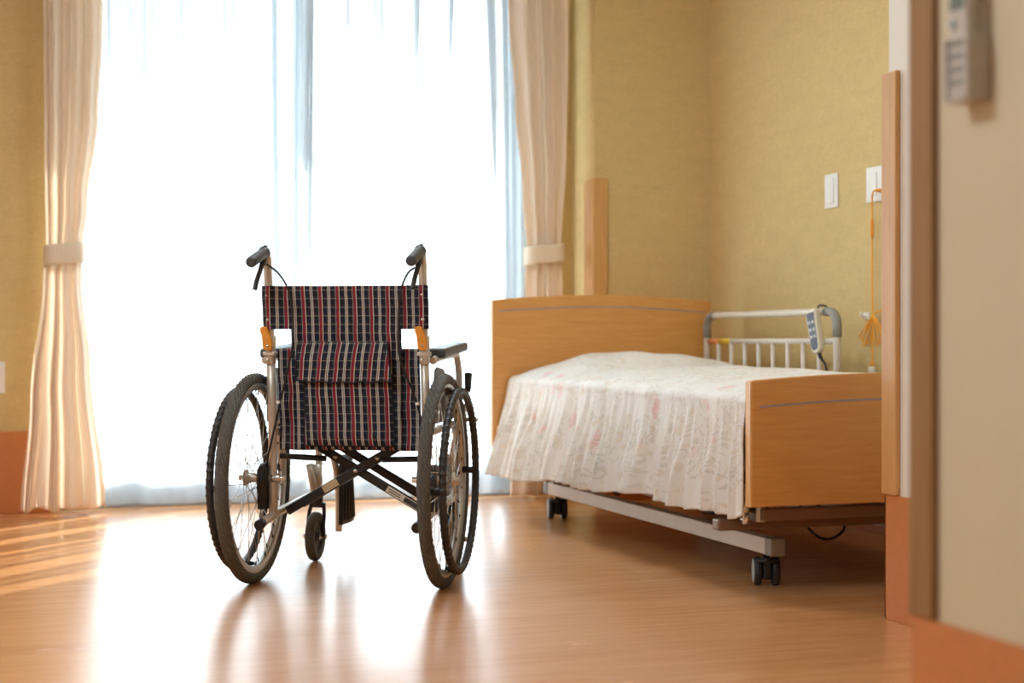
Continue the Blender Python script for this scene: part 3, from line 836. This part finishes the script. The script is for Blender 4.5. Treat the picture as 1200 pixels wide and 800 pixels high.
# frame: one welded side on each side
for sx in (-1, 1):
    x = sx * XP
    b = MB()
    b.tube([(x, .004, .19), (x, .004, .30), (x, post_y(.5), .5), (x, post_y(.655), .655)], .0125, 16)
    b.tube([(x, -.105, .180), (x, .05, .195), (x, .30, .205), (x, .43, .21)], .0125, 16)
    b.tube(spline([(x, .0, .425), (x, .30, .432), (x, .40, .430), (x, .455, .395), (x, .475, .33), (x, .47, .205)], 6), .0115, 14)
    b.tube([(x, .43, .21), (x * 1.10, .445, .30)], .0115, 14)
    plabel(b.build('side_frame', M['champagne'], wc), 'champagne silver side frame')
    MB().tube([(x, -.128, .177), (x, -.098, .1805)], .0148, 16).build('tip_cap', M['black'], wc, bevel=.003)
    # upper folding post and handle
    q = [(x, post_y(.66), .66), (x, post_y(.75), .75), (x, post_y(.85), .85), (x, post_y(.90) , .90)]
    q += [(x, post_y(.9) - .004, .915), (x, post_y(.9) - .016, .929), (x, post_y(.9) - .035, .932), (x, post_y(.9) - .125, .906)]
    MB().tube(spline(q, 5), .0118, 16).build('back_post', M['champagne'], wc)
    g0 = Vector((x, post_y(.9) - .028, .9335)); g1 = Vector((x, post_y(.9) - .150, .898)); dr = (g1 - g0).normalized()
    MB().tube([g0, g0 + dr * .004, g0 + dr * .008, g0 + dr * .030, g0 + dr * .05, g1 - dr * .006, g1 - dr * .001, g1], [.0155, .0180, .0155, .0148, .0154, .0154, .0138, .010], 20).build('push_grip', M['pad'], wc)
    # brake lever
    e = -1 if sx < 0 else -1
    lv0 = g0 + dr * .020 + Vector((0, 0, -.016))
    b = MB(); b.tube(spline([g0 + Vector((0, .004, -.010)), lv0 + Vector((0, -.002, -.012)), lv0 + Vector((-.002, -.016, -.034)), lv0 + Vector((-.005, -.034, -.060)), lv0 + Vector((-.008, -.042, -.086))], 6), [.0095] * 6 + [.0070] * 19, 10)
    b.box(tuple(lv0 + Vector((-.007, .000, -.016))), tuple(lv0 + Vector((.007, .022, .008))))
    b.lathe([(.0, -.003), (.007, -.003), (.007, .001), (0, .002)], tuple(g0 + Vector((.004, -.004, .017))), 'Z', 12)
    b.build('brake_lever', M['black'], wc, bevel=.003)
    # folding joint with orange lever
    b = MB(); b.box((x - .017, post_y(.66) - .019, .644), (x + .017, post_y(.66) + .017, .655)); b.tube([(x, post_y(.65), .62), (x, post_y(.65), .70)], .0148, 16)
    b.cyl((x - .004, post_y(.66) - .022, .632), (x - .004, post_y(.66) + .01, .632), .005, 12)
    b.build('folding_joint', M['champagne'], wc, bevel=.002)
    poly = [(-.013, .662), (.010, .658), (.013, .672), (.011, .690), (.004, .706), (-.001, .724), (-.010, .727), (-.021, .724), (-.022, .712), (-.017, .700), (-.015, .684)]
    o = MB().prism([(x + p[0], p[1]) for p in poly], 'Y', post_y(.68) - .030, post_y(.68) - .016).build('folding_lever', M['orange'], wc, bevel=.003)
    plabel(o, 'orange folding lever')
    MB().lathe([(0, -.002), (.004, -.0015), (.0045, .001)], (x + .001, post_y(.68) - .031, .672), 'Y', 12).build('lever_screw', M['chrome'], o)
# tartan back: upper wings wrap the posts, lower field hangs between them
def sag(x): return .022 * (1 - (x / .24) ** 2)
def back_fn(u, v):
    z = .630 + (.840 - .630) * v; x = -.238 + .476 * u
    y = post_y(z) + sag(x) - .016
    if z > .715 and abs(x) > .20: y = post_y(z) - .017 + .010 * max(0, (abs(x) - .225) / .012)
    y += .003 * math.sin(x * 40 + z * 9) * min(1, (1 - v) * 3) + .0015 * math.sin(z * 60)
    return (x, y, z)
def back_keep(u, v):
    z = .630 + (.840 - .630) * v; x = -.238 + .476 * u
    return z > .718 or -.158 < x < .158
bk = MB().grid(back_fn, 120, 50, back_keep).build('backrest', M['plaid'], wc, solid=.003)
plabel(bk, 'navy tartan cloth backrest with red and cream stripes')
def low_fn(u, v):
    z = .376 + (.664 - .376) * v; x = -.2055 + .411 * u
    return (x, post_y(z) + sag(x) * .6 + .006 + .003 * math.sin(x * 46 + z * 9) + .0015 * math.sin(z * 60), z)
lw_ = MB().grid(low_fn, 90, 50).build('lower_back_panel', M['plaid'], wc, solid=.003)
plabel(lw_, 'lower tartan panel between the posts')
def mid_fn(u, v):
    z = .380 + .26 * v; x = -.150 + .30 * u
    return (x, post_y(z) + sag(x) - .014 + .002 * math.sin(x * 50 + z * 20), z)
plabel(MB().grid(mid_fn, 60, 30).build('middle_back_panel', M['plaid'], wc, solid=.003), 'central tartan strip behind the pocket')
for sx in (-1, 1):
    for z in (.813, .745): MB().lathe([(0, -.003), (.004, -.002), (.0055, .001)], (sx * .222, post_y(z) - .0185, z), 'Y', 14).build('rivet', M['chrome'], bk)
# pocket and flap
def pk_fn(u, v):
    x = -.126 + .256 * u; z = .390 + .20 * v
    e = min(u, 1 - u, v * 1.2, 1); bul = .016 * min(1, e * 6) ** .5 + .006 * math.sin(PI * u) * (1 - v)
    return (x + .004 * math.sin(z * 20) * (u - .5), post_y(z) + sag(x) - .018 - bul + .002 * math.sin(x * 70 + z * 12), z)
pk = plabel(MB().grid(pk_fn, 70, 50).build('back_pocket', M['plaid_pocket'], wc, solid=.003), 'tartan back pocket')
edge = [pk_fn(0, 1 - k / 12) for k in range(13)] + [pk_fn(k / 12, 0) for k in range(1, 13)] + [pk_fn(1, k / 12) for k in range(1, 13)]
plabel(MB().tube([(p[0], p[1] - .002, p[2]) for p in edge], .0028, 8).build('piping', M['navy_trim'], pk), 'dark navy piping')
def fl_fn(u, v):
    wv = 1 - v
    hx = .128 + .010 * wv
    x = -.003 + hx * (2 * u - 1) - .006 * (1 - wv); z = .574 + .108 * v - .004 * math.sin(PI * u) * wv + .002 * math.sin(u * 30) * wv
    bul = .010 + .022 * min(1, wv * 2.2) ** .7
    return (x, post_y(z) + sag(x) - .016 - bul + .003 * math.sin(u * 38 + v * 2) * v, z)
fl = plabel(MB().grid(fl_fn, 70, 24).build('pocket_flap', M['plaid_flap'], wc, solid=.003), 'tartan pocket flap')
edge = [fl_fn(0, 1 - k / 8) for k in range(9)] + [fl_fn(k / 24, 0) for k in range(1, 25)] + [fl_fn(1, k / 8) for k in range(1, 9)]
plabel(MB().tube(edge, .0025, 8).build('piping', M['navy_trim'], fl), 'dark navy piping')
# seat and side guards
def seat_fn(u, v):
    x = -.215 + .43 * u; y = .02 + .41 * v
    return (x, y, .448 - .020 * (1 - (x / .215) ** 2))
MB().grid(seat_fn, 30, 20).build('seat', M['plaid'], wc, solid=.006)
for sx in (-1, 1):
    x = sx * .243
    poly = [(.020, .455), (.015, .58), (.025, .604), (.05, .612), (.13, .606), (.19, .585), (.26, .55), (.37, .535), (.39, .51), (.39, .455)]
    MB().prism(poly, 'X', x - .003, x + .003).build('skirt_guard', M['panel_grey'], wc, bevel=.002)
    # armrest
    mt_ = Matrix.Translation((x, .03, .650)) @ Matrix.Rotation(math.radians(3.0), 4, 'X')
    MB().box((-.028, 0, -.014), (.028, .36, .014), mt_).build('armrest_pad', M['pad'], wc, bevel=.008, seg=3)
    MB().tube(spline([(x, post_y(.62) + .01, .63), (x, .08, .638), (x, .30, .646), (x, .345, .640), (x, .378, .60), (x, .384, .54), (x, .386, .43)], 6), .0105, 14).build('armrest_tube', M['champagne'], wc)
    # parking brake
    b = MB(); b.tube([(sx * .268, .350, .475), (sx * .270, .372, .525), (sx * .272, .378, .545)], .005, 10)
    b.box((sx * .262 - .005, .31, .415), (sx * .262 + .005, .39, .485)); b.cyl((sx * .262, .325, .45), (sx * .312, .325, .45), .007, 12)
    pb = b.build('parking_brake', M['chrome'], wc, bevel=.002)
    plabel(MB().tube([(sx * .271, .375, .532), (sx * .272, .379, .545), (sx * .272, .383, .585), (sx * .272, .384, .588)], [.009, .0105, .0125, .010], 16).build('brake_grip', M['black'], pb), 'black brake grip')
# cross brace: two pairs of flat bars
def flat_bar(b, p, q, w, t):
    p, q = Vector(p), Vector(q); d = (q - p); ln = d.length; d.normalize()
    yv = Vector((0, 1, 0)); n = d.cross(yv).normalized()
    m = Matrix((d, yv, n)).transposed().to_4x4(); m.translation = p
    b.box((0, -t / 2, -w / 2), (ln, t / 2, w / 2), m)
def bar_point(p, q, f): return Vector(p) + (Vector(q) - Vector(p)) * f
for yb in (.095, .24):
    lo_, hi_ = (.194, .430) if yb < .2 else (.200, .436)
    pA, qA = (-.205, yb - .012, lo_), (.20, yb - .012, hi_)
    pB, qB = (.205, yb + .008, lo_), (-.20, yb + .008, hi_)
    b = MB(); flat_bar(b, pA, qA, .026, .014); ba = b.build('cross_brace', M['black'], wc, bevel=.004)
    b = MB(); flat_bar(b, pB, qB, .026, .014); bb = b.build('cross_brace', M['black'], wc, bevel=.004)
    b = MB(); b.lathe([(0, -.004), (.006, -.003), (.007, .002)], (0, yb - .021, .314), 'Y', 14)
    b.build('brace_bolt', M['chrome'], ba)
    if yb < .2:
        b = MB(); flat_bar(b, bar_point(pA, qA, .27) + Vector((0, -.0078, 0)), bar_point(pA, qA, .375) + Vector((0, -.0078, 0)), .022, .001)
        plabel(b.build('sticker', M['sticker'], ba), 'small bronze sticker')
        b = MB(); flat_bar(b, bar_point(pB, qB, .04) + Vector((0, -.0078, 0)), bar_point(pB, qB, .29) + Vector((0, -.0078, 0)), .019, .001)
        st = plabel(b.build('sticker', M['label_white'], bb), 'white printed sticker')
        b = MB(); flat_bar(b, bar_point(pB, qB, .055) + Vector((0, -.0086, 0)), bar_point(pB, qB, .165) + Vector((0, -.0086, 0)), .014, .0008)
        for k in range(2):
            off = Vector((0, -.0086, .0035 - k * .007)); flat_bar(b, bar_point(pB, qB, .19) + off, bar_point(pB, qB, .275) + off, .0022, .0008)
        b.build('sticker', M['ink'], bb)
        for f, (p, q), par in ((.665, (pA, qA), ba), (.665, (pB, qB), bb)):
            pt = bar_point(p, q, f)
            MB().lathe([(0, -.004), (.006, -.003), (.007, .002)], (pt.x, pt.y - .009, pt.z), 'Y', 14).build('brace_bolt', M['chrome'], par)
b = MB()
b.tube([(-.215, .05, .356), (-.08, .05, .350)], .0085, 12)
b.build('hinge_bar', M['black'], wc)
b = MB(); b.tube([(.215, .05, .352), (.085, .05, .348)], .0085, 12); b.build('hinge_bar', M['black'], wc)
# rear wheels
def make_wheel(sx):
    x = sx * XW; c = (x, 0, RW)
    root = empty('rear_wheel'); root.parent = wc
    prof = []; npf = 22; rt = .0165; Rc = RW - rt
    for k in range(npf):
        a = 2 * PI * k / npf; prof.append((Rc + rt * math.cos(a), rt * 1.05 * math.sin(a)))
    NT = 280
    def tread(i, j, r, h):
        a = 2 * PI * j / npf
        if math.cos(a) > -.15:
            g = ((i // 2 + j) % 2) * .0018 + ((i // 2 - j) % 2) * .0010
            return r + (g - .0012) * math.cos(a), h + (g - .0012) * math.sin(a)
        return r, h
    MB().lathe(prof, c, 'X', NT, closed=True, mod=tread, smooth=False).build('tire', M['rubber'], root)
    pr = [(RW - .031, -.011), (RW - .024, -.0125), (RW - .024, -.0105), (RW - .031, -.0085), (RW - .043, -.007), (RW - .046, 0), (RW - .043, .007), (RW - .031, .0085), (RW - .024, .0105), (RW - .024, .0125), (RW - .031, .011), (RW - .046, .0105), (RW - .050, 0), (RW - .046, -.0105)]
    MB().lathe(pr, c, 'X', 96, closed=True).build('rim', M['rim_silver'], root)
    b = MB(); nb = MB()
    for k in range(36):
        a0 = 2 * PI * k / 36; side = 1 if k % 2 else -1; lean = (1 if (k // 2) % 2 else -1) * 1.15
        p = Vector((x + side * .024, .020 * math.cos(a0 + lean), RW + .020 * math.sin(a0 + lean)))
        rr = RW - .049; q = Vector((x + side * .003, rr * math.cos(a0), RW + rr * math.sin(a0)))
        b.tube([p, q], .00115, 6)
        d = (p - q).normalized(); nb.tube([q - d * .002, q + d * .012], .0022, 8)
    b.build('spokes', M['chrome'], root); nb.build('spoke_nipples', M['black'], root)
    b = MB().lathe([(0, -.045), (.008, -.045), (.008, -.030), (.024, -.028), (.024, -.024), (.0135, -.020), (.0135, .020), (.024, .024), (.024, .028), (.012, .030), (.012, .040), (.007, .044), (0, .044)], c, 'X', 32)
    b.build('hub', M['rim_silver'], root)
    # wavy coated hand rim
    hx = x + sx * .044; RH = .247; nseg = 432; npf2 = 12
    pr2 = [(RH + .0105 * math.cos(2 * PI * k / npf2), .0105 * math.sin(2 * PI * k / npf2)) for k in range(npf2)]
    def wavy(i, j, r, h):
        ca = math.cos(2 * PI * j / npf2); sa_ = math.sin(2 * PI * j / npf2)
        m_ = .0030 * max(0, math.sin(2 * PI * i / nseg * 72)) ** .7
        wgt = max(0, .35 + .65 * ca)
        return r + m_ * ca * wgt, h + m_ * sa_ * wgt
    MB().lathe(pr2, (hx, 0, RW), 'X', nseg, closed=True, mod=wavy).build('hand_rim', M['hand_rim'], root)
    for k in range(4):
        a = k * PI / 2 + .04
        p = Vector((x + sx * .006, (RW - .046) * math.cos(a), RW + (RW - .046) * math.sin(a))); q = Vector((hx, (RH - .004) * math.cos(a), RW + (RH - .004) * math.sin(a)))
        b = MB(); b.tube([p, q], .0100, 10); b.tube([p + Vector((sx * .012, 0, 0)), p + (q - p) * .3], .009, 10)
        b.build('hand_rim_bracket', M['black'], root)
    MB().cyl((sx * (XP - .01), 0, RW), (x - sx * .04, 0, RW), .0075, 14).build('axle', M['rim_silver'], root)
    # band brake unit
    xb = sx * .245
    b = MB(); b.lathe([(0, -.011), (.040, -.011), (.043, -.008), (.043, .008), (.040, .011), (0, .011)], (xb, 0, RW), 'X', 36)
    b.prism([(-.030, RW + .03), (-.036, RW), (-.030, RW - .05), (-.022, RW - .088), (.012, RW - .088), (.016, RW - .05), (.03, RW)], 'X', xb - .014, xb + .012)
    b.build('band_brake', M['black'], wc, bevel=.004)
    b = MB(); b.cyl((sx * XP, -.004, RW), (sx * (XP - .038), -.004, RW), .009, 6); b.cyl((sx * XP, -.004, RW), (sx * (XP - .025), -.004, RW), .013, 18)
    b.build('axle_nut', M['chrome'], wc, bevel=.001)
for sx in (-1, 1): make_wheel(sx)
# front casters and footrests
for sx in (-1, 1):
    xs = sx * .222; R = .077; yc = .435
    b = MB(); b.cyl((xs, .46, .215), (xs, .46, .30), .0155, 18); b.tube([(sx * XP, .46, .27), (xs, .46, .27)], .010)
    b.build('caster_housing', M['champagne'], wc)
    fk = MB(); fk.cyl((xs, .46, .172), (xs, .46, .216), .017, 18)
    for s2 in (-1, 1):
        fk.tube(spline([(xs + s2 * .014, .46, .180), (xs + s2 * .0235, .452, .155), (xs + s2 * .0245, .436, .10), (xs + s2 * .0245, yc, R - .004)], 6), .0062, 10)
    fk.box((xs - .024, .447, .165), (xs + .024, .473, .180))
    fo = fk.build('caster_fork', M['black'], wc, bevel=.002)
    b = MB(); b.cyl((xs - .036, yc, R), (xs + .036, yc, R), .0055, 12)
    for s2 in (-1, 1): b.lathe([(0, -.004), (.0085, -.004), (.0085, .004), (0, .004)], (xs + s2 * .033, yc, R), 'X', 12)
    b.build('caster_axle', M['chrome'], fo)
    cw = MB().lathe([(.052, -.013), (.068, -.0145), (.0745, -.010), (R, 0), (.0745, .010), (.068, .0145), (.052, .013)], (xs, yc, R), 'X', 48, closed=True).build('front_caster', M['rubber'], wc)
    MB().lathe([(.053, -.010), (.050, -.004), (.016, -.004), (.014, -.015), (.006, -.015), (.006, .015), (.014, .015), (.016, .004), (.050, .004), (.053, .010)], (xs, yc, R), 'X', 40, closed=True).build('caster_hub', M['black'], cw)
    # footrest hanger and folded footplate
    xf = sx * .192
    b = MB(); b.tube(spline([(sx * XP, .46, .40), (sx * .212, .50, .385), (xf, .545, .31), (xf, .60, .19), (xf + sx * .004, .615, .072)], 6), .0115, 14)
    b.build('footrest_tube', M['champagne'], wc)
    def fp(u, v):
        y = .540 + (.150 - .05 * v) * u - .01 * v; z = .100 + .225 * v
        return (xf - sx * (.022 + .006 * math.sin(PI * u) + .004 * v), y, z)
    pl = MB().grid(fp, 24, 24, smooth=False).build('footplate', M['black'], wc, solid=.014, bevel=.003)
    b = MB()
    for k in range(5):
        u = .12 + k * .19
        b.tube([Vector(fp(u, .06)) + Vector((-sx * .009, 0, 0)), Vector(fp(u, .94)) + Vector((-sx * .009, 0, 0))], .004, 8)
    b.tube([(xf - sx * .03, .56, .125), (xf, .612, .118)], .007, 10)
    b.build('footplate_ribs', M['black'], pl)
# brake cables
yc = -.055
pts = [Vector((-XP + .002, -.055, .900)), L(327, 321, yc - .01), L(338, 340, yc), L(343, 368, yc), L(343, 402, yc), L(338, 430, yc + .01), L(328, 472, yc + .02), L(322, 500, yc + .03), L(314, 535, yc + .03), L(313, 548, yc + .045)]
plabel(MB().tube(spline(pts, 6), .0032, 8).build('brake_cable', M['black'], wc), 'black brake cable')
pts = [Vector((XP - .002, -.055, .896)), L(478, 320, yc - .01), L(469, 345, yc), L(467, 385, yc), L(468, 415, yc), L(476, 440, yc + .01), L(486, 465, yc + .02), L(493, 490, yc + .03), L(498, 530, yc + .04)]
plabel(MB().tube(spline(pts, 6), .0032, 8).build('brake_cable', M['black'], wc), 'black brake cable')
for px, py in ((326, 471), (489, 473)):
    p = L(px, py, yc + .015); MB().box(tuple(p - Vector((.005, .005, .004))), tuple(p + Vector((.005, .005, .004)))).build('cable_clip', M['white_plastic'], wc, bevel=.001)

# ------------------------------------------------------------------ unseen ceiling fill lights, added to brighten the room
def add_fill_light(x, y, label, power):
    r = empty('fill_light', (x, y, ZC)); tag(r, label, 'fill light')
    MB().lathe([(0, 0), (.33, 0), (.34, -.02), (.33, -.05), (.31, -.055), (.30, -.05)], (0, 0, 0), 'Z', 48).build('fill_base', M['white_plastic'], r)
    MB().lathe([(.30, -.05), (.26, -.085), (.15, -.10), (0, -.105)], (0, 0, 0), 'Z', 48).build('diffuser', M['fill_lamp'], r)
    ld = bpy.data.lights.new('fill_light_glow', 'AREA'); ld.shape = 'DISK'; ld.size = .6; ld.energy = power; ld.color = (.82, .92, 1)
    lo = bpy.data.objects.new('fill_light_glow', ld); COL.objects.link(lo); lo.parent = r; lo.location = (0, 0, -.12)
add_fill_light(1.3, 4.5, 'added unseen round fill light between wheelchair and bed', 11)
add_fill_light(-.75, 2.3, 'added unseen round fill light nearer the entrance', 26)

# ------------------------------------------------------------------ daylight
wd = bpy.data.worlds.new('daylight'); sc.world = wd; wd.use_nodes = True
nt = wd.node_tree; bgn = nt.nodes['Background']
bgn.inputs[0].default_value = (.83, .91, 1.0, 1); bgn.inputs[1].default_value = 7.0
sd = bpy.data.lights.new('sun', 'SUN'); sd.energy = 19; sd.angle = math.radians(.6); sd.color = (1, .97, .93)
so_ = bpy.data.objects.new('sun', sd); COL.objects.link(so_)
az, el = math.radians(44), math.radians(26)
dirv = Vector((-math.sin(az) * math.cos(el), -math.cos(az) * math.cos(el), -math.sin(el)))
so_.rotation_euler = dirv.to_track_quat('-Z', 'Y').to_euler(); so_.location = (8, 14, 9)
pd = bpy.data.lights.new('window_portal', 'AREA'); pd.shape = 'RECTANGLE'; pd.size = WX1 - WX0; pd.size_y = WZ1; pd.cycles.is_portal = True
po = bpy.data.objects.new('window_portal', pd); COL.objects.link(po); po.location = (cx, YB + .24, WZ1 / 2); po.rotation_euler = (-PI / 2, 0, 0)

# ------------------------------------------------------------------ camera
cd = bpy.data.cameras.new('camera'); cam = bpy.data.objects.new('camera', cd); COL.objects.link(cam)
cam.location = (0, 0, CAMZ); cam.rotation_euler = (PI / 2, 0, -YAW)
cd.sensor_width = 36; cd.lens = FP / 1200 * 36; cd.clip_start = .05; cd.clip_end = 300
cd.dof.use_dof = True; cd.dof.focus_distance = 4.3; cd.dof.aperture_fstop = 2.4
sc.camera = cam
sc.view_settings.view_transform = 'Standard'; sc.view_settings.look = 'None'; sc.view_settings.gamma = 1
sc.view_settings.use_curve_mapping = False; sc.view_settings.exposure = 0.62
cy = sc.cycles
cy.use_denoising = True; cy.max_bounces = 10; cy.diffuse_bounces = 6; cy.transparent_max_bounces = 16; cy.glossy_bounces = 4; cy.transmission_bounces = 6
cy.sample_clamp_indirect = 8; cy.caustics_reflective = False; cy.caustics_refractive = False
